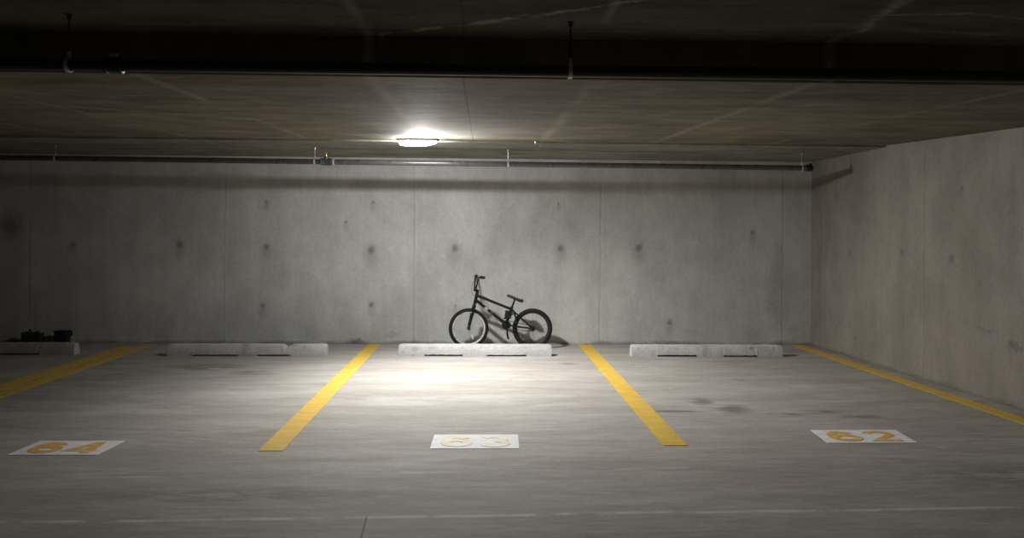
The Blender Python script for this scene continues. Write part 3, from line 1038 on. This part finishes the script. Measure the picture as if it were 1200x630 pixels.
# crankset
bm = bmesh.new()
NT_ = 32
yr = -0.050
outl = [(BB.x + (0.056 if i % 2 else 0.051) * math.cos(PI * i / NT_), BB.z + (0.056 if i % 2 else 0.051) * math.sin(PI * i / NT_)) for i in range(2 * NT_)]
inn = 40
prism(bm, outl, yr - 0.0025, yr + 0.0025)
for k in range(5):
    a = 2 * PI * k / 5
    lathe(bm, v3(BB.x + .036 * math.cos(a), yr - .006, BB.z + .036 * math.sin(a)), (0, 1, 0), [(0, .006), (.004, .006)], 8)
lathe(bm, BB + v3(0, -0.082, 0), (0, 1, 0), [(0, .010), (.004, .014), (.03, .014), (.16, .014), (.164, .010)], 14)
crank = obj('crankset', bm, M_BLK, bike)
pa = BB + v3(0.006, -0.078, 0.150)
pb = BB - v3(-0.020, -0.078, 0.148)
for tip, s in ((pa, -1), (pb, 1)):
    bm = bmesh.new()
    c0 = BB + v3(0, s * 0.070, 0)
    tube(bm, [c0, c0.lerp(tip, .15), c0.lerp(tip, .9), tip], [.014, .011, .010, .012], 10, flat=0.8)
    obj('crank_arm', bm, M_BLK, crank)
    bm = bmesh.new()
    cy = tip.y + s * 0.055
    Rm = Matrix.Translation((tip.x, cy, tip.z)) @ Matrix.Rotation(math.radians(62 if s < 0 else 75), 4, 'Y')
    for xx in (-0.042, 0.032):
        box(bm, (xx, -0.045, -0.013), (xx + 0.010, 0.045, 0.013), 0.003, Rm)
    for yy in (-0.045, -0.006, 0.033):
        box(bm, (-0.040, yy, -0.011), (0.040, yy + 0.012, 0.011), 0.003, Rm)
    lathe(bm, v3(tip.x, tip.y, tip.z), (0, s, 0), [(0, .007), (.10, .009)], 8)
    ped = obj('pedal', bm, M_RUB, crank)
    for xx in (-0.046, 0.041):
        bm = bmesh.new()
        box(bm, (xx, -0.022, -0.008), (xx + 0.005, 0.022, 0.008), 0.001, Rm)
        obj('reflector', bm, M_REF, ped)
# invented cable coil standing in for a dark lump on the seat tube
bm = bmesh.new()
cl_ = []
for i in range(4 * 16 + 1):
    a = 2 * PI * i / 16
    t = i / 64
    c = BB.lerp(STT, 0.34 + 0.44 * t)
    cl_.append(c + v3(-0.010 + (0.042 + 0.006 * math.sin(a * .7)) * math.cos(a), 0.034 * math.sin(a), 0.008 * math.cos(a + t * 3)))
tube(bm, cl_, 0.0085, 8)
lathe(bm, BB.lerp(STT, .60) + v3(-0.052, -0.026, -0.035), (0.1, 0, 1), [(0, .010), (.004, .013), (.060, .013), (.064, .010)], 12)
obj('added_coil', bm, M_RUB, bike)
# sprocket and chain
bm = bmesh.new()
lathe(bm, RH + v3(0, -0.046, 0), (0, 1, 0), [(0, .026), (.001, .030), (.003, .030), (.004, .024)], 24)
obj('sprocket', bm, M_CHAIN, bike)
bm = bmesh.new()
ch = []
d = (RH - BB)
base = math.atan2(d.z, d.x)
R1, R2 = 0.056, 0.031
off = math.acos((R1 - R2) / d.length)
loop = []
for i in range(17):
    a = base + off + (2 * PI - 2 * off) * i / 16
    loop.append(v3(BB.x + R1 * math.cos(a), -0.048, BB.z + R1 * math.sin(a)))
for i in range(9):
    a = base - off + (2 * off) * i / 8
    loop.append(v3(RH.x + R2 * math.cos(a), -0.044, RH.z + R2 * math.sin(a)))
loop.append(loop[0])
seq = []
for p, q in zip(loop, loop[1:]):
    L = (q - p).length
    n = max(1, int(L / 0.0127))
    for i in range(n): seq.append((p.lerp(q, (i + .5) / n), (q - p).normalized()))
for i, (p, t) in enumerate(seq):
    M = Matrix.Translation(p) @ Matrix.Rotation(-math.atan2(t.z, t.x), 4, 'Y')
    w = 0.0035 if i % 2 else 0.0025
    box(bm, (-0.0072, -w, -0.004), (0.0072, w, 0.004), 0, M)
obj('chain', bm, M_CHAIN, bike, False)
